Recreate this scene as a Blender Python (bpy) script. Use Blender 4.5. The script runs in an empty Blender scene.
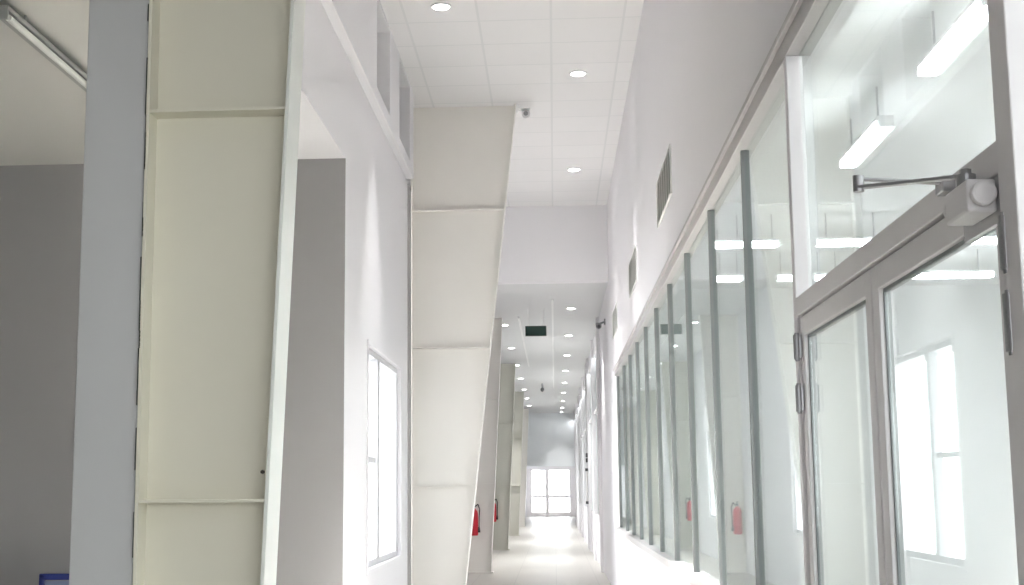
import bpy, bmesh, math, random
from mathutils import Matrix, Vector

S = bpy.context.scene
COL = S.collection
PI = math.pi
random.seed(4)

# ------------------------------------------------------------------ camera
cam_d = bpy.data.cameras.new('camera')
cam = bpy.data.objects.new('camera', cam_d)
COL.objects.link(cam)
cam_d.sensor_width = 36.0
cam_d.lens = 1350.0 * 36.0 / 1024.0
cam_d.shift_x = 0.0390625
cam_d.clip_end = 300
cr = Vector((0.99813005, 0.06073445, -0.00690877))
cu = Vector((0.01555433, -0.14305523, 0.98959247))
cf = Vector((-0.05911401, 0.98784945, 0.14373241))
m = Matrix((cr, cu, -cf)).transposed().to_4x4()
m.translation = Vector((0, 0, 1.35))
cam.matrix_world = m
S.camera = cam

# ------------------------------------------------------------------ world (bright overcast sky), exposure
w = bpy.data.worlds.new('sky'); S.world = w
w.use_nodes = True
w.node_tree.nodes['Background'].inputs[0].default_value = (0.97, 0.98, 1.0, 1)
w.node_tree.nodes['Background'].inputs[1].default_value = 5.2
S.view_settings.view_transform = 'Standard'
S.view_settings.look = 'None'
S.view_settings.gamma = 1.0
S.view_settings.exposure = 1.14
S.view_settings.use_curve_mapping = False

HI_W = 190.0       # downlights in the high ceiling
LO_W = 150.0       # downlights in the low ceiling
TUBE_E = 14.0     # tubes in the glazed room

# ------------------------------------------------------------------ dimensions
R = 0.77          # face of the right wall
XL = -1.40        # face of the left wall
CEIL = 5.20
LOW = 4.14
YB = 18.3         # bulkhead
YE = 51.0         # end of the low corridor
ALC = 3.60        # soffit of the side recess
ALY = 8.97        # back wall of the side recess
HEAD = 2.77
SILL = 0.82

# ------------------------------------------------------------------ materials
def mat(name, col, rough=0.6, metal=0.0, noise=0.0, nscale=3.0, bump=0.0, spec=0.5, emit=None, es=0.0):
    mt = bpy.data.materials.new(name); mt.use_nodes = True
    nt = mt.node_tree; b = nt.nodes['Principled BSDF']
    b.inputs['Base Color'].default_value = (*col, 1)
    b.inputs['Roughness'].default_value = rough
    b.inputs['Metallic'].default_value = metal
    b.inputs['Specular IOR Level'].default_value = spec
    if emit:
        b.inputs['Emission Color'].default_value = (*emit, 1)
        b.inputs['Emission Strength'].default_value = es
    if noise or bump:
        tc = nt.nodes.new('ShaderNodeTexCoord')
        n = nt.nodes.new('ShaderNodeTexNoise'); n.inputs['Scale'].default_value = nscale
        n.inputs['Detail'].default_value = 5
        nt.links.new(tc.outputs['Object'], n.inputs['Vector'])
        if noise:
            mx = nt.nodes.new('ShaderNodeMix'); mx.data_type = 'RGBA'
            mx.inputs[6].default_value = (*[c * (1 - noise) for c in col], 1)
            mx.inputs[7].default_value = (*[min(1, c * (1 + noise)) for c in col], 1)
            nt.links.new(n.outputs['Fac'], mx.inputs[0])
            nt.links.new(mx.outputs[2], b.inputs['Base Color'])
        if bump:
            bp = nt.nodes.new('ShaderNodeBump'); bp.inputs['Strength'].default_value = bump
            bp.inputs['Distance'].default_value = 0.01
            nt.links.new(n.outputs['Fac'], bp.inputs['Height'])
            nt.links.new(bp.outputs['Normal'], b.inputs['Normal'])
    return mt

def grid_mat(name, col, line, size, mortar, ox=0.0, oy=0.0, rough=0.6, vary=0.02, spec=0.5):
    mt = bpy.data.materials.new(name); mt.use_nodes = True
    nt = mt.node_tree; b = nt.nodes['Principled BSDF']
    b.inputs['Roughness'].default_value = rough
    b.inputs['Specular IOR Level'].default_value = spec
    tc = nt.nodes.new('ShaderNodeTexCoord')
    mp = nt.nodes.new('ShaderNodeMapping')
    mp.inputs['Location'].default_value = (-ox, -oy, 0)
    br = nt.nodes.new('ShaderNodeTexBrick')
    br.offset = 0.0; br.squash = 1.0
    br.inputs['Color1'].default_value = (*[c * (1 - vary) for c in col], 1)
    br.inputs['Color2'].default_value = (*[min(1, c * (1 + vary)) for c in col], 1)
    br.inputs['Mortar'].default_value = (*line, 1)
    br.inputs['Scale'].default_value = 1.0
    br.inputs['Mortar Size'].default_value = mortar
    br.inputs['Mortar Smooth'].default_value = 0.3
    br.inputs['Brick Width'].default_value = size
    br.inputs['Row Height'].default_value = size
    nt.links.new(tc.outputs['Object'], mp.inputs['Vector'])
    nt.links.new(mp.outputs[0], br.inputs['Vector'])
    nt.links.new(br.outputs['Color'], b.inputs['Base Color'])
    return mt

def glass_mat(name, tint, base=0.06, grazing=0.62, power=3.0):
    mt = bpy.data.materials.new(name); mt.use_nodes = True
    nt = mt.node_tree; nt.nodes.remove(nt.nodes['Principled BSDF'])
    out = nt.nodes['Material Output']
    tr = nt.nodes.new('ShaderNodeBsdfTransparent'); tr.inputs[0].default_value = (*tint, 1)
    gl = nt.nodes.new('ShaderNodeBsdfGlossy'); gl.inputs['Roughness'].default_value = 0.015
    gl.inputs['Color'].default_value = (0.95, 1.0, 0.985, 1)
    lw = nt.nodes.new('ShaderNodeLayerWeight'); lw.inputs['Blend'].default_value = 0.5
    pw = nt.nodes.new('ShaderNodeMath'); pw.operation = 'POWER'; pw.inputs[1].default_value = power
    ml = nt.nodes.new('ShaderNodeMath'); ml.operation = 'MULTIPLY_ADD'
    ml.inputs[1].default_value = grazing; ml.inputs[2].default_value = base
    mx = nt.nodes.new('ShaderNodeMixShader')
    nt.links.new(lw.outputs['Facing'], pw.inputs[0])
    nt.links.new(pw.outputs[0], ml.inputs[0])
    nt.links.new(ml.outputs[0], mx.inputs[0])
    nt.links.new(tr.outputs[0], mx.inputs[1]); nt.links.new(gl.outputs[0], mx.inputs[2])
    nt.links.new(mx.outputs[0], out.inputs[0])
    return mt

M = {}
M['white'] = mat('white_wall_paint', (0.80, 0.79, 0.81), 0.8, spec=0.2, noise=0.0, nscale=1.3)
M['rightwall'] = mat('white_gloss_wall_paint', (0.81, 0.795, 0.815), 0.8, spec=0.2, noise=0.012, nscale=1.0)
M['grey'] = mat('pale_grey_wall_paint', (0.60, 0.60, 0.60), 0.6, noise=0.02, nscale=1.2)
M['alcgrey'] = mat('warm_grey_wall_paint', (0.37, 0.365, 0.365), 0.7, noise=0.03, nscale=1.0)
M['alcceil'] = mat('warm_off_white_soffit_paint', (0.56, 0.555, 0.52), 0.8)
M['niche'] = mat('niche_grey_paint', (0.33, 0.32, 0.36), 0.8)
M['bulk'] = mat('bulkhead_paint', (0.90, 0.89, 0.91), 0.6)
M['endgrey'] = mat('end_wall_grey_paint', (0.86, 0.89, 0.91), 0.6)
M['cream'] = mat('cream_steel_paint', (0.82, 0.785, 0.66), 0.33, noise=0.035, nscale=2.2, bump=0.03)
M['creamlit'] = mat('lit_cream_steel_paint', (0.89, 0.865, 0.82), 0.30, noise=0.03, nscale=2.0, bump=0.03)  # same cream paint, lightened to stand for strong light on the columns
M['creamg'] = mat('dull_cream_steel_paint', (0.66, 0.65, 0.58), 0.42, noise=0.04, nscale=2.0)
M['flange'] = mat('pale_flange_paint', (0.84, 0.85, 0.80), 0.35, noise=0.02, nscale=2.0)
M['crack'] = mat('dark_sealant', (0.06, 0.065, 0.05), 0.9, noise=0.5, nscale=20)
M['bolt'] = mat('dark_steel', (0.07, 0.06, 0.05), 0.5, 0.6)
M['ceiling'] = grid_mat('ceiling_tile_grid', (0.86, 0.85, 0.85), (0.78, 0.78, 0.78), 0.6, 0.012, ox=-0.573, oy=10.78, rough=0.75, vary=0.012)
M['lowceil'] = mat('low_ceiling_paint', (0.74, 0.745, 0.75), 0.5)
M['floor'] = grid_mat('polished_floor_tile', (0.50, 0.48, 0.445), (0.40, 0.385, 0.36), 0.6, 0.006, rough=0.33, vary=0.03, spec=0.4)
M['alu'] = mat('brushed_aluminium', (0.80, 0.775, 0.78), 0.45, 0.05, noise=0.03, nscale=6)
M['mullion'] = mat('grey_mullion_aluminium', (0.28, 0.29, 0.285), 0.4, 0.2)
M['rail'] = mat('grey_head_rail_aluminium', (0.48, 0.465, 0.465), 0.45, 0.05)
M['aludark'] = mat('dark_rubber_gasket', (0.25, 0.27, 0.27), 0.6)
M['aluw'] = mat('white_aluminium', (0.55, 0.55, 0.57), 0.45)
M['steel'] = mat('satin_steel', (0.42, 0.42, 0.43), 0.35, 0.8)
M['glass'] = glass_mat('pale_green_glass', (0.965, 0.98, 0.975))
M['winglass'] = glass_mat('clear_window_glass', (0.99, 1.0, 1.0), 0.02, 0.2)
M['ventdark'] = mat('vent_shade_back', (0.56, 0.57, 0.52), 0.9)
M['ventw'] = mat('white_vent_metal', (0.80, 0.80, 0.77), 0.45)
M['trim'] = mat('white_metal_trim', (0.9, 0.9, 0.9), 0.35)
M['lamp'] = mat('downlight_diffuser', (1, 1, 1), 0.4, emit=(1.0, 0.99, 0.96), es=14)
M['tube'] = mat('tube_diffuser', (1, 1, 1), 0.4, emit=(0.93, 0.97, 1.0), es=TUBE_E)
M['tubeoff'] = mat('unlit_batten_metal', (0.34, 0.35, 0.33), 0.5)
M['tubeoffw'] = mat('unlit_tube_glass', (0.72, 0.72, 0.68), 0.3)
M['signgreen'] = mat('dark_green_sign_face', (0.012, 0.05, 0.04), 0.4)
M['signcase'] = mat('sign_case_metal', (0.10, 0.13, 0.12), 0.5)
M['red'] = mat('red_enamel', (0.62, 0.02, 0.04), 0.3)
M['black'] = mat('black_plastic', (0.03, 0.03, 0.035), 0.45)
M['camgrey'] = mat('grey_camera_housing', (0.22, 0.22, 0.23), 0.4)
M['blue'] = mat('dark_blue_plastic', (0.03, 0.045, 0.22), 0.4)
M['bluepale'] = mat('pale_blue_plastic', (0.30, 0.34, 0.50), 0.45)
M['roomwall'] = mat('glazed_room_wall_paint', (0.82, 0.83, 0.825), 0.6)
M['roomfloor'] = mat('glazed_room_floor', (0.55, 0.56, 0.53), 0.4)

# ------------------------------------------------------------------ mesh helpers
def bx(bm, a, b):
    x0, y0, z0 = [min(p, q) for p, q in zip(a, b)]
    x1, y1, z1 = [max(p, q) for p, q in zip(a, b)]
    v = [bm.verts.new(c) for c in ((x0, y0, z0), (x1, y0, z0), (x1, y1, z0), (x0, y1, z0), (x0, y0, z1), (x1, y0, z1), (x1, y1, z1), (x0, y1, z1))]
    for f in ((0, 3, 2, 1), (4, 5, 6, 7), (0, 1, 5, 4), (1, 2, 6, 5), (2, 3, 7, 6), (3, 0, 4, 7)):
        bm.faces.new([v[i] for i in f])

def prism_y(bm, pts, y0, y1):      # outline in XZ, extruded along Y
    a = [bm.verts.new((x, y0, z)) for x, z in pts]
    b = [bm.verts.new((x, y1, z)) for x, z in pts]
    n = len(pts)
    bm.faces.new(a); bm.faces.new(b[::-1])
    for i in range(n):
        bm.faces.new((a[i], b[i], b[(i + 1) % n], a[(i + 1) % n]))

def tube(bm, p, q, r0, r1=None, n=14):
    r1 = r0 if r1 is None else r1
    p, q = Vector(p), Vector(q); d = (q - p)
    mt = Matrix.Translation((p + q) / 2) @ d.to_track_quat('Z', 'Y').to_matrix().to_4x4()
    bmesh.ops.create_cone(bm, cap_ends=True, segments=n, radius1=r0, radius2=r1, depth=d.length, matrix=mt)

def lathe(bm, prof, c, n=24):       # profile (r, z) around vertical axis at c
    rings = []
    for r, z in prof:
        rings.append([bm.verts.new((c[0] + r * math.cos(2 * PI * k / n), c[1] + r * math.sin(2 * PI * k / n), c[2] + z)) for k in range(n)])
    for a, b in zip(rings, rings[1:]):
        for k in range(n):
            bm.faces.new((a[k], a[(k + 1) % n], b[(k + 1) % n], b[k]))
    bm.faces.new(rings[0][::-1]); bm.faces.new(rings[-1])

def obj(name, fill, mt, parent=None, bevel=0.0, smooth=False, loc=None):
    bm = bmesh.new(); fill(bm)
    bmesh.ops.recalc_face_normals(bm, faces=bm.faces)
    me = bpy.data.meshes.new(name); bm.to_mesh(me); bm.free()
    if smooth:
        for p in me.polygons: p.use_smooth = True
    me.materials.append(mt)
    o = bpy.data.objects.new(name, me); COL.objects.link(o)
    if parent: o.parent = parent
    if loc: o.location = loc
    if bevel:
        b = o.modifiers.new('bevel', 'BEVEL'); b.width = bevel; b.segments = 2; b.limit_method = 'ANGLE'
    return o

def boxes(*bs):
    def f(bm):
        for a, b in bs: bx(bm, a, b)
    return f

def objs(name, fills, mt, parent=None, **k):
    return [obj(name, f, mt, parent, **k) for f in fills]

def struct(name, fill, mt, **k):
    o = obj(name, fill, mt, **k); o['kind'] = 'structure'; return o

def empty(name, loc=(0, 0, 0), rz=0):
    o = bpy.data.objects.new(name, None); COL.objects.link(o)
    o.location = loc; o.rotation_euler = (0, 0, rz); o.empty_display_size = 0.1
    return o

def tag(o, label, cat, group=None):
    o['label'] = label; o['category'] = cat
    if group: o['group'] = group
    return o

def dup(o, loc, label=None, group=None):
    r = o.copy(); COL.objects.link(r); r.location = loc
    if label: r['label'] = label
    if group: r['group'] = group
    for ch in list(o.children):
        c = ch.copy(); COL.objects.link(c); c.parent = r
        for g in ch.children:
            d = g.copy(); COL.objects.link(d); d.parent = c
    return r

# ================================================================== THE SHELL
struct('floor', boxes(((-6.0, -4, -0.1), (6.5, 65.5, 0.0))), M['floor'])
struct('ceiling', boxes(((-1.75, -4, CEIL), (R + 0.2, YB + 0.15, CEIL + 0.1))), M['ceiling'])
struct('ceiling', boxes(((-1.75, YB + 0.15, LOW), (R + 0.2, YE + 0.2, LOW + 0.1))), M['lowceil'])
struct('wall_bulkhead', boxes(((-1.75, YB, LOW), (R + 0.2, YB + 0.15, CEIL))), M['bulk'])
# unseen wall behind the camera, with openings added to let sky light in
struct('wall_back', boxes(((-6.1, -4.1, 0), (-1.4, -4, CEIL)), ((-1.4, -4.1, 0), (R, -4, 1.25)), ((-1.4, -4.1, 2.05), (R, -4, CEIL)),
                          ((R, -4.1, 0), (6.5, -4, 1.0)), ((R, -4.1, 3.0), (6.5, -4, CEIL)), ((R, -4.1, 1.0), (R + 0.4, -4, 3.0)), ((5.6, -4.1, 1.0), (6.5, -4, 3.0))), M['white'])
for a, b, z0, z1 in ((-1.4, R, 1.25, 2.05), (R + 0.4, 5.6, 1.0, 3.0)):
    lp = bpy.data.lights.new('sky_portal', 'AREA'); lp.shape = 'RECTANGLE'; lp.size = b - a; lp.size_y = z1 - z0; lp.cycles.is_portal = True
    lo = bpy.data.objects.new('sky_portal', lp); COL.objects.link(lo); lo.location = ((a + b) / 2, -4.12, (z0 + z1) / 2); lo.rotation_euler = (PI / 2, 0, 0)

# right wall: upper band above the glazing, knee wall below, solid pier, corridor beyond
struct('wall_right', boxes(
    ((R, -4, HEAD), (R + 0.15, YB + 0.15, CEIL)),
    ((R, 4.22, 0), (R + 0.15, 16.62, SILL)),
    ((R, 16.62, 0), (R + 0.15, YB + 0.15, HEAD)),
    ((R, YB + 0.15, 0), (R + 0.15, 22.4, LOW)),
), M['rightwall'])
struct('wall_right', boxes(
    ((R, 22.4, 3.85), (R + 0.15, YE, LOW)),
    ((R, 22.4, 0), (R + 0.15, 29.5, SILL)),
    ((R, 31.0, 0), (R + 0.15, YE, SILL)),
), M['rightwall'])

# left wall: low part with the window, mid band over the recess, clerestory above the ledge
LX = XL - 0.34
W1 = (10.12, 12.28); W2 = (15.6, 17.6); W3 = (24.9, 27.0); W4 = (33.2, 35.4); W5 = (42.4, 44.6)
WZ0, WZ1 = 0.76, 2.44
struct('wall_left', boxes(
    ((LX, -4, ALC), (XL, ALY + 0.008, 4.34)),
    ((LX, ALY + 0.008, 0), (XL, W1[0], 4.34)),
    ((LX, W1[0], 0), (XL, W1[1], WZ0)),
    ((LX, W1[0], WZ1), (XL, W1[1], 4.34)),
    ((LX, W1[1], 0), (XL, 13.12, 4.34)),
), M['white'])
LX2 = XL - 0.13
ws = [W2, W3, W4, W5]
es_ = [13.42] + [v for q in ws for v in q] + [YE]
struct('wall_left', boxes(*([((LX, es_[i], 0), (LX2 + 0.09, es_[i + 1], 4.32)) for i in range(0, len(es_), 2)] +
                            [((LX, q[0], 0), (LX2 + 0.09, q[1], WZ0)) for q in ws] + [((LX, q[0], WZ1), (LX2 + 0.09, q[1], 4.32)) for q in ws])), M['white'])
XU = -1.33
YU = 12.8
ys = [-4.0, 10.07, 10.90, 11.60, 12.48, YU]
struct('wall_left', boxes(*([((LX - 0.1, ys[i], 4.44), (XU, ys[i + 1], 5.165)) for i in (0, 2, 4)] +
                          [((LX - 0.1, -4, 4.34), (XU, YU, 4.44)), ((LX - 0.1, -4, 5.165), (XU, YU, CEIL)), ((LX - 0.1, YU, 4.32), (XL - 0.02, YB, CEIL))])), M['white'])
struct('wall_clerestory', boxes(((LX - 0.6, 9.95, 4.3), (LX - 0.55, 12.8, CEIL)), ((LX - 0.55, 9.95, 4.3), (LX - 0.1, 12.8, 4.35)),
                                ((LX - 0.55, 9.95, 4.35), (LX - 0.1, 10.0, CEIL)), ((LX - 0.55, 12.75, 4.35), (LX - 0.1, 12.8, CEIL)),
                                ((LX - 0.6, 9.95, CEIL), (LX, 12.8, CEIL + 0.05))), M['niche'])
struct('trim_2', boxes(((XL - 0.02, 12.92, 0), (XL + 0.005, 13.19, 4.32))), M['alcgrey'])  # grey strip painted in for the shaded gap between wall and column

# recess on the left
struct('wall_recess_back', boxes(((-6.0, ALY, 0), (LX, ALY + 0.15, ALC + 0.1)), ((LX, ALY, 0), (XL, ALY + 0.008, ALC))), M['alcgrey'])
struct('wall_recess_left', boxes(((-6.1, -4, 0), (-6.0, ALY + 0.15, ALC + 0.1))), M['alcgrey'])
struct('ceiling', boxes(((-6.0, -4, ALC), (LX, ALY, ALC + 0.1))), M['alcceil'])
struct('wall_pier', boxes(((-1.626, 4.51, 0), (-1.4085, 4.71, ALC))), M['grey'], bevel=0.004)
def sealant(bm):
    z = 0.0; random.seed(9)
    while z < ALC - 0.05:
        h = random.uniform(0.05, 0.16)
        wd = random.choice((0.0006, 0.001, 0.002, 0.003, 0.005))
        x = -1.4075 + random.uniform(-0.002, 0.002)
        bx(bm, (x - wd / 2, 4.500, z), (x + wd / 2, 4.55, min(z + h, ALC)))
        z += h
struct('trim_sealant', sealant, M['crack'])

# end of the corridor: grey header wall, vestibule and the glazed doors far off
struct('wall_end', boxes(((-1.75, YE, 2.16), (R + 0.2, YE + 0.15, LOW))), M['endgrey'])
struct('ceiling', boxes(((-1.8, YE + 0.15, 2.7), (1.9, 65.5, 2.8))), M['trim'])
struct('wall_vestibule_left', boxes(((-1.7, YE + 0.15, 0), (-1.55, 65, 2.7))), M['white'])
struct('wall_vestibule_right', boxes(((1.6, YE + 0.15, 0), (1.75, 65, 2.7)), ((R, YE + 0.15, 0), (1.6, YE + 0.3, 2.7))), M['white'])
struct('wall_vestibule_end', boxes(((-1.7, 65, 0), (-1.34, 65.2, 2.7)), ((0.98, 65, 0), (1.75, 65.2, 2.7)),
                                   ((-1.34, 65, 2.27), (0.98, 65.2, 2.7))), M['white'])

# the room behind the glazing
struct('wall_room_far', boxes(((5.15, -4, 0), (5.3, YE, 3.62))), M['roomwall'])
struct('wall_room_added', boxes(((R + 0.15, 15.6, 0), (5.15, 15.75, 3.62))), M['roomwall'])  # wall added to hide the deep tubes and catch the near tubes' light
struct('wall_room_end', boxes(((R + 0.15, YE, 0), (5.15, YE + 0.15, 3.9))), M['roomwall'])
struct('ceiling', boxes(((R + 0.15, -4, 3.62), (6.15, YE, 3.72))), M['roomwall'])

# ------------------------------------------------------------------ windows in the left wall
def side_window(name, y0, y1, face):
    e = empty(name, (face, y0, WZ0)); e['kind'] = 'structure'
    L = y1 - y0; H = WZ1 - WZ0
    fx = -0.085
    obj('window_frame', boxes(((fx, 0, 0), (fx + 0.06, 0.05, H)), ((fx, L - 0.05, 0), (fx + 0.06, L, H)),
                              ((fx, 0.05, 0), (fx + 0.06, L - 0.05, 0.05)), ((fx, 0.05, H - 0.05), (fx + 0.06, L - 0.05, H))), M['aluw'], e, 0.004)
    a = L * 0.36
    obj('mullion', boxes(((fx - 0.005, a - 0.06, 0.05), (fx + 0.07, a + 0.06, H - 0.05))), M['aluw'], e, 0.004)
    obj('transom_bar', boxes(((fx + 0.01, 0.05, 0.80), (fx + 0.05, a - 0.05, 0.84))), M['aluw'], e)
    obj('window_pane', boxes(((fx + 0.025, 0.05, 0.05), (fx + 0.031, a - 0.05, H - 0.05))), M['winglass'], e)
    obj('window_pane', boxes(((fx + 0.025, a + 0.05, 0.05), (fx + 0.031, L - 0.05, H - 0.05))), M['winglass'], e)
    obj('casing', boxes(((0, -0.035, -0.035), (0.012, 0, H + 0.035)), ((0, L, -0.035), (0.012, L + 0.035, H + 0.035)),
                        ((0, 0, -0.035), (0.012, L, 0)), ((0, 0, H), (0.012, L, H + 0.035))), M['white'], e, 0.003)
    lp = bpy.data.lights.new('sky_portal', 'AREA'); lp.shape = 'RECTANGLE'; lp.size = H; lp.size_y = L
    lp.cycles.is_portal = True
    lo = bpy.data.objects.new('sky_portal', lp); COL.objects.link(lo); lo.parent = e
    lo.location = (-0.30, L / 2, H / 2); lo.rotation_euler = (0, -PI / 2, 0)
side_window('window_1', *W1, XL)
side_window('window_2', *W2, LX2 + 0.09)
for k, q in enumerate((W3, W4, W5)): side_window('window_%d' % (20 + k), *q, LX2 + 0.09)  # unseen windows added behind the columns to bring in daylight

# ------------------------------------------------------------------ glazed partition on the right
mull = [4.20, 5.40, 6.60, 7.82, 9.03, 10.25, 11.47, 12.69, 13.91, 15.13, 16.60]
part = empty('window_3', (R, 4.2, SILL)); part['kind'] = 'structure'
def rel(y): return y - 4.2
GX0, GX1 = -0.02, 0.06
obj('head_rail', boxes(((GX0, -1.95, HEAD - SILL - 0.07), (GX1, rel(16.62), HEAD - SILL)),
                       ((GX0 - 0.018, -1.95, HEAD - SILL - 0.012), (GX0, rel(16.62), HEAD - SILL + 0.012))), M['rail'], part, 0.003)
obj('sill_rail', boxes(((GX0 - 0.015, 0.02, 0.0), (GX1, rel(16.62), 0.055))), M['rail'], part, 0.003)
for i, y in enumerate(mull):
    z0 = -SILL if i == 0 else 0.05
    g0, hwid = (GX0, 0.022) if i == 0 else (0.002, 0.010)
    obj('mullion', boxes(((g0, rel(y) - hwid, z0), (0.032, rel(y) + hwid, HEAD - SILL - 0.07))), M['alu'] if i == 0 else M['mullion'], part, 0.003)
    obj('gasket', boxes(((0.014, rel(y) - 0.014, max(z0, 0.05)), (0.034, rel(y) - 0.010, HEAD - SILL - 0.07))), M['aludark'], part)
for a, b in zip(mull, mull[1:]):
    obj('glass_pane', boxes(((0.02, rel(a) + (0.022 if a == 4.20 else 0.010), 0.05), (0.026, rel(b) - 0.014, HEAD - SILL - 0.07))), M['glass'], part)
# fixed light over the door, door posts, side panel towards the camera
T0, T1 = 1.868, 1.925
over = empty('window_4', (R, 2.21, T0)); over['kind'] = 'structure'
obj('transom', boxes(((GX0, 0.05, 0), (GX1, 4.178 - 2.21, T1 - T0))), M['alu'], over, 0.003)
obj('glass_pane', boxes(((0.02, 0.04, T1 - T0), (0.026, 4.170 - 2.21, HEAD - 0.07 - T0))), M['glass'], over)
obj('door_post', boxes(((GX0 - 0.005, -0.04, -T0), (GX1, 0.04, HEAD - 0.07 - T0))), M['alu'], over, 0.003)
side = empty('window_5', (R, 2.165, 0)); side['kind'] = 'structure'
obj('sill_rail', boxes(((GX0, -6.2, 0.0), (GX1, 0, 0.08))), M['alu'], side)
obj('head_rail', boxes(((GX0, -6.2, HEAD - 0.07), (GX1, -0.03, HEAD))), M['alu'], side)
for k in range(5):
    y1 = -0.0 - 1.22 * k
    obj('glass_pane', boxes(((0.02, y1 - 1.18, 0.08), (0.026, y1, HEAD - 0.07))), M['glass'], side)
    obj('mullion', boxes(((GX0, y1 - 1.22, 0.08), (GX1, y1 - 1.18, HEAD - 0.07))), M['alu'], side)

def leaf(name, y0, y1, hinge_y, hinge_z):
    e = empty(name, (R, y0, 0)); e['kind'] = 'structure'
    L = y1 - y0; s = 0.062; t = 1.862
    obj('leaf_frame', boxes(((-0.012, 0.004, 0.01), (0.022, s, t)), ((-0.012, L - s, 0.01), (0.022, L - 0.004, t)),
                            ((-0.012, s, t - 0.058), (0.022, L - s, t)), ((-0.012, s, 0.01), (0.022, L - s, 0.16)),), M['alu'], e, 0.003)
    obj('glazing_bead', boxes(((0.0, s, 0.16), (0.015, s + 0.006, t - 0.058)), ((0.0, L - s - 0.006, 0.16), (0.015, L - s, t - 0.058)),
                              ((0.0, s + 0.006, t - 0.066), (0.015, L - s - 0.01, t - 0.058))), M['aludark'], e)
    obj('glass_pane', boxes(((0.003, s + 0.005, 0.16), (0.009, L - s - 0.008, t - 0.062))), M['glass'], e)
    for z0, z1 in hinge_z:
        def hg(bm, z0=z0, z1=z1):
            tube(bm, (-0.022, hinge_y - y0, z0), (-0.022, hinge_y - y0, z1), 0.011, n=16)
            tube(bm, (-0.022, hinge_y - y0, z0 - 0.006), (-0.022, hinge_y - y0, z0), 0.007, n=12)
            tube(bm, (-0.022, hinge_y - y0, z1), (-0.022, hinge_y - y0, z1 + 0.006), 0.007, n=12)
            bx(bm, (-0.02, hinge_y - y0 - 0.03, z0 + 0.002), (-0.014, hinge_y - y0 + 0.03, z1 - 0.002))
        obj('hinge', hg, M['steel'], e)
leaf('door_1', 3.232, 4.176, 4.176, ((1.735, 1.81), (1.575, 1.655), (0.25, 0.33)))
leaf('door_2', 2.255, 3.226, 2.24, ((1.70, 1.79), (1.565, 1.66), (0.25, 0.34)))

# door closer: body on the leaf, elbow sticking out, bracket on the transom
dc = empty('door_closer', (R - 0.014, 2.278, 1.835))
tag(dc, 'grey hydraulic door closer with a folded steel arm above the nearer glass door leaf', 'door closer')
def body(bm):
    bx(bm, (-0.055, 0.0, -0.03), (-0.004, 0.13, 0.028))
    tube(bm, (-0.03, 0.13, 0), (-0.03, 0.15, 0), 0.024, n=20)
    tube(bm, (-0.03, -0.02, 0), (-0.03, 0.0, 0), 0.022, n=20)
obj('closer_body', body, M['alu'], dc, 0.006)
obj('mounting_plate', boxes(((-0.006, -0.02, -0.05), (0.004, 0.19, 0.030))), M['steel'], dc, 0.002)
def spin(bm):
    tube(bm, (-0.03, 0.08, 0.028), (-0.03, 0.08, 0.052), 0.017, n=18)
    tube(bm, (-0.03, 0.08, 0.052), (-0.03, 0.08, 0.062), 0.010, n=6)
obj('spindle', spin, M['steel'], dc)
def bar(bm, p, q, wd, th):
    p, q = Vector(p), Vector(q); d = (q - p).normalized(); u = Vector((0, 0, 1)); s = d.cross(u).normalized()
    vs = []
    for c in (p, q):
        for a, b in ((-1, -1), (1, -1), (1, 1), (-1, 1)):
            vs.append(bm.verts.new(c + s * wd / 2 * a + u * th / 2 * b))
    for f in ((0, 3, 2, 1), (4, 5, 6, 7), (0, 1, 5, 4), (1, 2, 6, 5), (2, 3, 7, 6), (3, 0, 4, 7)):
        bm.faces.new([vs[i] for i in f])
EL = (-0.19, 0.19, 0.075)
obj('main_arm', lambda bm: bar(bm, (-0.03, 0.08, 0.05), (EL[0], EL[1], 0.058), 0.020, 0.006), M['steel'], dc, 0.002)
obj('forearm', lambda bm: bar(bm, (EL[0], EL[1], 0.074), (-0.02, 0.24, 0.074), 0.014, 0.006), M['steel'], dc, 0.002)
obj('elbow_joint', lambda bm: tube(bm, (EL[0], EL[1], 0.05), (EL[0], EL[1], 0.08), 0.010, n=18), M['steel'], dc)
obj('arm_bracket', boxes(((-0.03, 0.22, 0.055), (0.0, 0.27, 0.085))), M['steel'], dc, 0.003)

# ------------------------------------------------------------------ low corridor: glazed bays on the right
pil = [22.4, 25.9, 29.5, 31.0, 34.6, 38.2, 41.8, 45.4, 49.0]
for i, y in enumerate(pil):
    struct('trim_%d' % (i + 3), boxes(((R - 0.05, y - 0.13, 0), (R + 0.15, y + 0.13, LOW))), M['rightwall'], bevel=0.004)
bays = [(22.4, 25.9), (25.9, 29.5), (31.0, 34.6), (34.6, 38.2), (38.2, 41.8), (41.8, 45.4), (45.4, 49.0)]
for i, (a, b) in enumerate(bays):
    e = empty('window_%d' % (i + 6), (R, a + 0.13, SILL)); e['kind'] = 'structure'
    L = b - a - 0.26; H = 3.85 - SILL
    obj('window_frame', boxes(((-0.01, 0, 0), (0.05, L, 0.05)), ((-0.01, 0, H - 0.05), (0.05, L, H)), ((-0.01, L / 2 - 0.02, 0.05), (0.05, L / 2 + 0.02, H - 0.05)),
                              ((-0.01, 0, 1.9), (0.05, L, 1.94))), M['alu'], e)
    obj('glass_pane', boxes(((0.02, 0, 0.05), (0.026, L, H - 0.05))), M['glass'], e)
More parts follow.
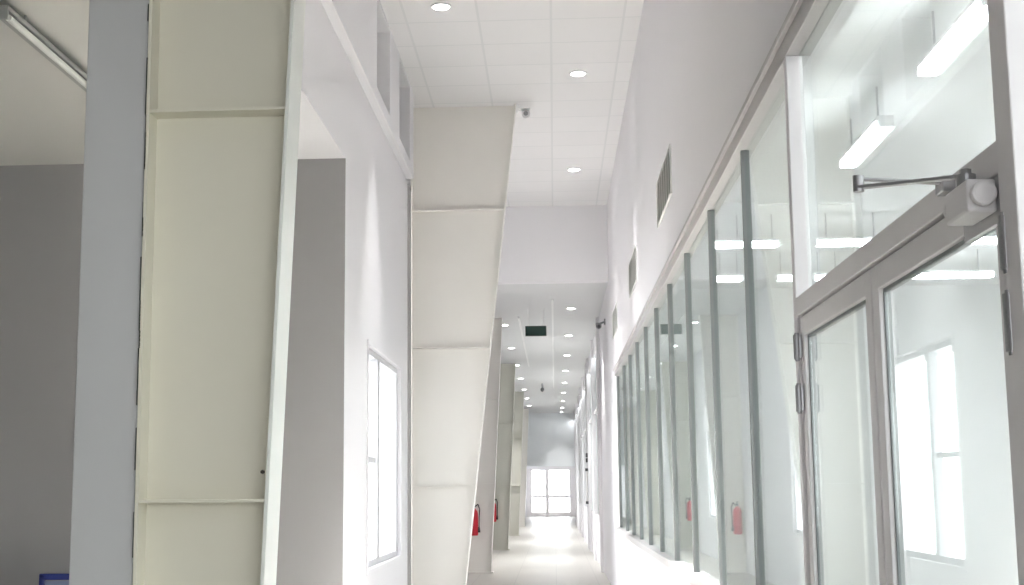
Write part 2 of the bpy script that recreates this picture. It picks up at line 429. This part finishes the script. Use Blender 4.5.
# glazed corridor door with a pull handle
e = empty('door_3', (R, 29.63, 0)); e['kind'] = 'structure'
L = 31.0 - 29.5 - 0.26
obj('leaf_frame', boxes(((-0.02, 0, 0), (0.04, 0.08, 3.0)), ((-0.02, L - 0.08, 0), (0.04, L, 3.0)), ((-0.02, 0.08, 2.9), (0.04, L - 0.08, 3.0)),
                        ((-0.02, 0.08, 0), (0.04, L - 0.08, 0.15)), ((-0.02, 0, 3.0), (0.04, L, 3.85))), M['aluw'], e)
obj('glass_pane', boxes(((0.01, 0.08, 0.15), (0.016, L - 0.08, 2.9))), M['glass'], e)
def ph(bm):
    tube(bm, (-0.07, 0.22, 1.05), (-0.07, 0.22, 1.72), 0.022)
    tube(bm, (-0.07, 0.22, 1.12), (0.0, 0.22, 1.12), 0.014); tube(bm, (-0.07, 0.22, 1.65), (0.0, 0.22, 1.65), 0.014)
obj('pull_handle', ph, M['alu'], e)
objs('handle_cap', [lambda bm: tube(bm, (-0.07, 0.22, 1.0), (-0.07, 0.22, 1.06), 0.035), lambda bm: tube(bm, (-0.07, 0.22, 1.71), (-0.07, 0.22, 1.77), 0.035)], M['black'], e)
objs('lock_box', [boxes(((-0.09, 0.12, 1.90), (0.0, 0.30, 1.99))), boxes(((-0.09, 0.12, 2.01), (0.0, 0.30, 2.10)))], M['black'], e, bevel=0.01)

# far double doors
for nm, x0, x1, pl in (('door_4', -1.34, -0.38, (0.24, 0.08)), ('door_5', -0.38, 0.98, (0.10, 0.30))):
    e = empty(nm, (x0, 65.05, 0)); e['kind'] = 'structure'
    L = x1 - x0; a, b = pl
    obj('leaf_frame', boxes(((0, 0, 0), (a, 0.06, 2.27)), ((L - b, 0, 0), (L, 0.06, 2.27)), ((a, 0, 2.19), (L - b, 0.06, 2.27)),
                            ((a, 0, 0), (L - b, 0.06, 0.21)), ((a, 0, 0.90), (L - b, 0.06, 1.02))), M['alu'], e)
    obj('glass_pane', boxes(((a, 0.025, 0.21), (L - b, 0.031, 0.90))), M['winglass'], e)
    obj('glass_pane', boxes(((a, 0.025, 1.02), (L - b, 0.031, 2.19))), M['winglass'], e)
lp = bpy.data.lights.new('sky_portal', 'AREA'); lp.shape = 'RECTANGLE'; lp.size = 2.3; lp.size_y = 2.2; lp.cycles.is_portal = True
lo = bpy.data.objects.new('sky_portal', lp); COL.objects.link(lo); lo.location = (-0.2, 65.3, 1.2); lo.rotation_euler = (-PI / 2, 0, 0)

# ================================================================== STEEL COLUMNS
def column(loc_y, x_in, out_base, out_top, ztop, stiff, body_m, fl_m, hw=0.10, bracket=False):
    e = empty('steel_column', (x_in, loc_y, 0))
    ob, ot = out_base - x_in, out_top - x_in
    obj('web', lambda bm: prism_y(bm, [(0.006, 0), (ob, 0), (ot, ztop), (0.006, ztop)], -0.006, 0.006), body_m, e)
    obj('outer_flange', lambda bm: prism_y(bm, [(ob, 0), (ob + 0.014, 0), (ot + 0.014, ztop), (ot, ztop)], -hw, hw), fl_m, e, 0.002)
    obj('inner_flange', boxes(((-0.006, -hw, 0), (0.006, hw, ztop))), body_m, e)
    for z in stiff:
        xo = ob + (ot - ob) * z / ztop - 0.001
        objs('stiffener', [boxes(((0.006, -hw + 0.006, z - 0.005), (xo, -0.006, z + 0.005))), boxes(((0.006, 0.006, z - 0.005), (xo, hw - 0.006, z + 0.005)))], body_m, e, bevel=0.001)
    if ob > 0.2:
        obj('base_plate', boxes(((-0.02, -hw - 0.03, 0), (ob + 0.05, hw + 0.03, 0.02))), body_m, e)
    return e
c1 = column(4.6, -1.400, -1.018, -0.82, ALC + 1.55, (1.315, 2.665, 4.0), M['cream'], M['flange'])
tag(c1, 'tall cream painted steel column nearest the camera, beside the grey pier', 'column', )
obj('bolt', lambda bm: tube(bm, (0.425, -0.104, 1.41), (0.425, -0.092, 1.41), 0.007, n=6), M['bolt'], c1)
c2 = column(13.3, XL + 0.005, -0.935, -0.347, CEIL - 0.006, (1.37, 2.73, 4.115), M['creamlit'], M['creamlit'], hw=0.09)
tag(c2, 'white tapered steel column leaning outwards to the tiled ceiling, after the narrow window', 'column')
lab = ['dull pink-white steel column with a red extinguisher on it, third from the camera', 'grey-green steel column standing behind the third column in the low corridor',
       'pale green farthest clearly seen steel column of the low corridor', 'bright white steel column at the far end of the low corridor']
for i, (y, bm_) in enumerate(((22.2, 'creamlit'), (30.4, 'creamg'), (39.5, 'creamg'), (48.0, 'creamlit'))):
    c = column(y, XL - 0.04 + 0.01, -1.06 - 0.01 * i, -0.84 - 0.02 * i, LOW - 0.004, (1.42, 2.80), M[bm_], M[bm_], hw=0.09)
    tag(c, lab[i], 'column')

# ================================================================== LIGHTS
def downlight(energy, r=0.075, spread=48):
    e = empty('ceiling_downlight')
    def ring(bm):
        lathe(bm, [(r * 1.28, 0.0), (r * 1.28, -0.006), (r * 1.15, -0.012), (r, -0.012), (r, -0.002), (r * 0.9, 0.0)], (0, 0, 0), 28)
    obj('trim_ring', ring, M['trim'], e, smooth=False)
    obj('diffuser', lambda bm: lathe(bm, [(r * 0.98, -0.003), (r * 0.98, -0.010), (r * 0.6, -0.013)], (0, 0, 0), 28), M['lamp'], e)
    ld = bpy.data.lights.new('lamp_light', 'SPOT'); ld.energy = energy; ld.spot_size = math.radians(spread); ld.spot_blend = 1.0
    ld.shadow_soft_size = 0.06; ld.color = (1.0, 0.985, 0.97)
    lo = bpy.data.objects.new('lamp_light', ld); COL.objects.link(lo); lo.parent = e; lo.location = (0, 0, -0.03)
    return e
hi = downlight(HI_W, 0.066)
hi.location = (-0.857, 10.40, CEIL)
tag(hi, 'round recessed downlight in the high tiled ceiling, left of the others and nearest', 'ceiling light', 'downlights in the high tiled ceiling')
dup(hi, (0.276, 12.27, CEIL), 'round recessed downlight in the high tiled ceiling, upper of the two by the right wall')
dup(hi, (0.292, 16.13, CEIL), 'round recessed downlight in the high tiled ceiling, closest to the bulkhead')
hb = downlight(3400.0, 0.085, 40)  # unseen lamps added off the visible rows to lift the ambient light
hb.location = (-0.3, 8.2, CEIL)
tag(hb, 'added unseen downlight lifting the ambient light, just out of frame nearest the visible ones', 'ceiling light', 'downlights in the high tiled ceiling')
dup(hb, (-0.3, 6.4, CEIL), 'added unseen downlight lifting the ambient light, over the nearer steel column')
h2 = downlight(1900.0, 0.085, 50)  # row lamp hidden by the column, boosted to lift the ambient light
h2.location = (-0.80, 15.0, CEIL)
tag(h2, 'round recessed downlight in the high tiled ceiling behind the white tapered column', 'ceiling light', 'downlights in the high tiled ceiling')
lo_ = downlight(LO_W, 0.062, 80)
rows = [(0.295, 21.03 + 3.79 * k) for k in range(8)] + [(-0.83, 23.1 + 3.84 * k) for k in range(7)] + [(0.28, 50.1)]
for i, (x, y) in enumerate(rows):
    o = lo_ if i == 0 else dup(lo_, (x, y, LOW))
    o.location = (x, y, LOW)
    if i == 15:
        tag(o, 'last round downlight close to the grey wall over the far doors', 'ceiling light', 'downlights in the low corridor ceiling'); continue
    rgt = i < 8; k = i % 8
    nth = ['nearest', 'second', 'third', 'fourth', 'fifth', 'sixth', 'seventh', 'farthest'][k]
    tag(o, 'round downlight in the low corridor ceiling, %s of the %s row' % (nth, 'right' if rgt else 'left'), 'ceiling light', 'downlights in the low corridor ceiling')

def batten(lit=True, length=1.15, along_y=True):
    ROD = 0.27 if lit else 0.12
    e = empty('tube_light')
    L = length / 2
    a = lambda s, u, z: (u, s, z) if along_y else (s, u, z)
    obj('batten_body', boxes((a(-L, -0.045, 0.035), a(L, 0.045, 0.06))), M['trim'] if lit else M['tubeoff'], e, 0.004)
    objs('end_cap', [boxes((a(-L - 0.012, -0.047, -0.008), a(-L, 0.047, 0.055))), boxes((a(L, -0.047, -0.008), a(L + 0.012, 0.047, 0.055)))], M['trim'] if lit else M['tubeoff'], e)
    if lit:
        obj('diffuser', boxes((a(-L, -0.05, -0.01), a(L, 0.05, 0.03))), M['tube'], e, 0.012)
    else:
        obj('lamp_tube', lambda bm: tube(bm, (a(-L, 0.045, 0.0)), a(L, 0.045, 0.0), 0.016), M['tubeoffw'], e)
    objs('suspension_rod', [lambda bm: tube(bm, a(-L * .7, 0, 0.06), a(-L * .7, 0, ROD), 0.006), lambda bm: tube(bm, a(L * .7, 0, 0.06), a(L * .7, 0, ROD), 0.006)], M['steel'], e)
    return e
tb = batten(True, 0.98); tb.location = (1.88, 7.98, 3.35)
tag(tb, 'lit tube light seen through the glass over the doors, lower of the slanting pair', 'ceiling light', 'tube lights in the glazed room')
dup(tb, (1.86, 6.05, 3.35), 'lit tube light seen through the glass over the doors, upper of the slanting pair')
for y in (3.6, 1.2): dup(tb, (1.86, y, 3.35), 'added unseen tube light brightening the glazed room, out of the frame over the door side')  # unseen tubes, there only for the light they give the room
short = {}
for ln in (0.56, 0.84, 0.24, 0.36):
    short[ln] = None
def cross(ln, x, y, label):
    if short[ln] is None:
        short[ln] = batten(True, ln, False); short[ln].location = (x, y, 3.35)
        tag(short[ln], label, 'ceiling light', 'tube lights in the glazed room')
    else:
        dup(short[ln], (x, y, 3.35), label)
cross(0.56, 2.50, 11.3, 'short horizontal tube light behind the glass left of the door closer arm')
cross(0.24, 1.48, 11.3, 'tiny horizontal tube light in the second glazing bay from the door, upper row')
cross(0.24, 1.77, 11.3, 'tiny horizontal tube light in the bay next to the door, upper row')
cross(0.36, 3.60, 11.3, 'short bluish tube light beneath the door closer in the upper row')
cross(0.84, 3.84, 13.2, 'long horizontal tube light at the top of the nearer door leaf, lower row')
cross(0.24, 2.68, 13.2, 'tiny horizontal tube light at the lower corner of the glass over the door')
cross(0.24, 2.32, 13.2, 'tiny horizontal tube light in the bay next to the door, lower row')
cross(0.24, 1.73, 13.2, 'tiny horizontal tube light in the second glazing bay from the door, lower row')
for x, y in ((3.4, 0.4), (3.4, 2.6), (3.4, 4.8), (3.4, 7.0), (3.4, 8.8), (4.55, 0.4), (4.55, 2.6), (4.55, 4.8), (4.55, 7.0), (4.55, 9.0), (4.55, 11.0), (4.75, 12.6)):  # extra tubes added out of view to brighten the glazed room
    dup(tb, (x, y, 3.35), 'added unseen tube light brightening the glazed room, out of the frame to the right')
for x, y in ((2.6, 24), (2.6, 28), (2.6, 32), (2.6, 37), (2.6, 43)):  # tubes added to light the deep room behind the far panes
    dup(tb, (x, y, 3.35), 'added tube light brightening the room behind the glazed bays of the low corridor')

# unlit fixture in the recess
ub = batten(False, 2.0); ub.location = (-2.49, 6.75, 3.48); ub.name = 'unlit_tube_light'
tag(ub, 'grey unlit tube fixture under the recess ceiling, top left', 'ceiling light')

# ================================================================== SMALL THINGS
# louvred vents high on the right wall
def vent(loc, L, H):
    e = empty('wall_vent', loc)
    obj('vent_frame', boxes(((-0.012, 0, 0), (0, 0.02, H)), ((-0.012, L - 0.02, 0), (0, L, H)), ((-0.012, 0.02, 0), (0, L - 0.02, 0.012)),
                            ((-0.012, 0.02, H - 0.012), (0, L - 0.02, H))), M['ventw'], e, 0.002)
    obj('vent_shade_back', boxes(((-0.006, 0.025, 0.025), (0.0, L - 0.025, H - 0.025))), M['ventdark'], e)  # flat sheet whose darker tone stands for the shaded hollow
    def sl(bm):
        n = 6
        for k in range(n):
            y = 0.05 + (L - 0.1) * (k + 0.5) / n
            vs = [bm.verts.new(c) for c in ((-0.014, y - 0.05, 0.012), (-0.004, y + 0.05, 0.012), (-0.004, y + 0.05, H - 0.012), (-0.014, y - 0.05, H - 0.012),
                                            (-0.017, y - 0.047, 0.012), (-0.007, y + 0.053, 0.012), (-0.007, y + 0.053, H - 0.012), (-0.017, y - 0.047, H - 0.012))]
            for f in ((0, 3, 2, 1), (4, 5, 6, 7), (0, 1, 5, 4), (1, 2, 6, 5), (2, 3, 7, 6), (3, 0, 4, 7)):
                bm.faces.new([vs[i] for i in f])
    obj('louvre_slats', sl, M['ventw'], e)
    return e
v = vent((R, 8.42, 3.19), 1.15, 0.32)
tag(v, 'louvred white wall vent high on the right wall, largest and nearest of the row', 'vent', 'vents high on the right wall')
dup(v, (R, 12.1, 3.20), 'louvred white wall vent high on the right wall, middle of the row')
dup(v, (R, 15.9, 3.21), 'louvred white wall vent high on the right wall, small one by the bulkhead')

# exit sign hanging in the corridor
ex = empty('hanging_sign', (-0.26, 21.0, LOW))
tag(ex, 'dark green rectangular sign hanging under the low corridor ceiling', 'sign')
obj('sign_case', boxes(((-0.165, -0.02, -0.44), (0.165, 0.02, -0.28))), M['signcase'], ex, 0.004)
obj('sign_face', boxes(((-0.155, -0.024, -0.43), (0.155, -0.0205, -0.29))), M['signgreen'], ex)
objs('hanger', [lambda bm: tube(bm, (-0.12, 0, -0.28), (-0.12, 0, 0), 0.004), lambda bm: tube(bm, (0.12, 0, -0.28), (0.12, 0, 0), 0.004)], M['trim'], ex)

# surveillance cameras
def cctv(name, loc, d, body_m, label, lens='black'):
    e = empty(name, loc); tag(e, label, 'camera')
    obj('wall_mount', lambda bm: (tube(bm, (0, 0, 0), (0.02 * d, 0, 0), 0.045, n=20), tube(bm, (0.02 * d, 0, 0), (0.09 * d, 0, -0.03), 0.014)), body_m, e)
    def bd(bm):
        tube(bm, (0.10 * d, 0.07, -0.05), (0.10 * d, -0.10, -0.075), 0.040, n=22)
        tube(bm, (0.10 * d, -0.10, -0.075), (0.10 * d, -0.112, -0.077), 0.034, n=22)
    obj('camera_body', bd, body_m, e)
    obj('camera_lens', lambda bm: tube(bm, (0.10 * d, -0.112, -0.077), (0.10 * d, -0.118, -0.078), 0.024, n=18), M[lens], e)
    obj('sun_hood', boxes(((0.10 * d - 0.045, -0.13, -0.034), (0.10 * d + 0.045, 0.06, -0.028))), body_m, e)
    return e
cctv('security_camera', (R, 19.6, 3.74), -1, M['camgrey'], 'dark grey security camera fixed on the right wall just beyond the bulkhead')
cc = cctv('security_camera', (-0.345 + 0.012, 13.2, 5.13), 1, M['trim'], 'small white security camera at the top outer corner of the tapered white column', 'camgrey')

# small dark detector under the corridor ceiling
dt = empty('ceiling_detector', (-0.30, 36.5, LOW)); tag(dt, 'tiny dark dome on a stem under the far low ceiling', 'detector')
obj('stem', lambda bm: tube(bm, (0, 0, 0), (0, 0, -0.15), 0.02), M['camgrey'], dt)
obj('dome', lambda bm: lathe(bm, [(0.02, -0.11), (0.045, -0.13), (0.05, -0.16), (0.035, -0.20), (0.012, -0.22)], (0, 0, 0), 20), M['camgrey'], dt, smooth=True)

# light strips of trim along the low ceiling
struct('trim_12', boxes(((-0.57, 22.0, LOW - 0.02), (-0.54, 31.0, LOW))), M['trim'])
struct('trim_13', boxes(((-0.01, 20.0, LOW - 0.02), (0.02, 38.0, LOW))), M['trim'])

# fire extinguishers
def extinguisher(loc, label):
    e = empty('fire_extinguisher', loc); tag(e, label, 'fire extinguisher', 'fire extinguishers on the columns')
    obj('cylinder', lambda bm: lathe(bm, [(0.060, 0), (0.070, 0.02), (0.070, 0.34), (0.062, 0.385), (0.035, 0.42), (0.022, 0.44)], (0, 0, 0), 24), M['red'], e, smooth=True)
    def vl(bm):
        tube(bm, (0, 0, 0.44), (0, 0, 0.485), 0.02); bx(bm, (-0.012, -0.09, 0.475), (0.012, 0.02, 0.488)); bx(bm, (-0.012, -0.10, 0.505), (0.012, 0.02, 0.516))
        tube(bm, (0, 0.0, 0.48), (0, 0, 0.51), 0.010)
    obj('valve_handle', vl, M['black'], e)
    def hs(bm):
        pts = [Vector((0.02, -0.02, 0.46)), Vector((0.07, -0.03, 0.50)), Vector((0.095, -0.03, 0.42)), Vector((0.088, -0.03, 0.28)), Vector((0.085, -0.03, 0.12))]
        for p, q in zip(pts, pts[1:]): tube(bm, p, q, 0.010, n=10)
        tube(bm, (0.085, -0.03, 0.14), (0.085, -0.03, 0.05), 0.012, 0.022, 12)
    obj('hose', hs, M['black'], e)
    obj('wall_bracket', boxes(((-0.02, 0.060, 0.2), (0.02, 0.094, 0.4))), M['steel'], e)
    return e
x1 = extinguisher((-1.315, 22.05, 0.60), 'red fire extinguisher peeking out behind the tapered white column')
dup(x1, (-1.37, 30.22, 0.62), 'thin sliver of a red extinguisher on the grey-green column further back')

# blue chair in the recess, only the top of its back shows
ch = empty('plastic_chair', (-3.105, 8.45, 0), 0)
tag(ch, 'dark blue chair back edge just showing at the bottom left before the recess wall', 'chair')
def backf(bm):
    bx(bm, (-0.20, 0.17, 0.45), (-0.16, 0.20, 0.83)); bx(bm, (0.16, 0.17, 0.45), (0.20, 0.20, 0.83))
    bx(bm, (-0.20, 0.17, 0.79), (0.20, 0.20, 0.83)); bx(bm, (-0.16, 0.17, 0.45), (0.16, 0.20, 0.49))
obj('back_frame', backf, M['blue'], ch, 0.008)
obj('backrest', boxes(((-0.16, 0.178, 0.50), (0.16, 0.192, 0.785))), M['bluepale'], ch)
obj('seat', boxes(((-0.20, -0.22, 0.42), (0.20, 0.20, 0.45))), M['blue'], ch, 0.01)
for sx in (-1, 1):
    for sy in (-1, 1):
        obj('leg', lambda bm, sx=sx, sy=sy: tube(bm, (0.20 * sx, 0.20 * sy, 0), (0.17 * sx, 0.17 * sy, 0.42), 0.014), M['steel'], ch)
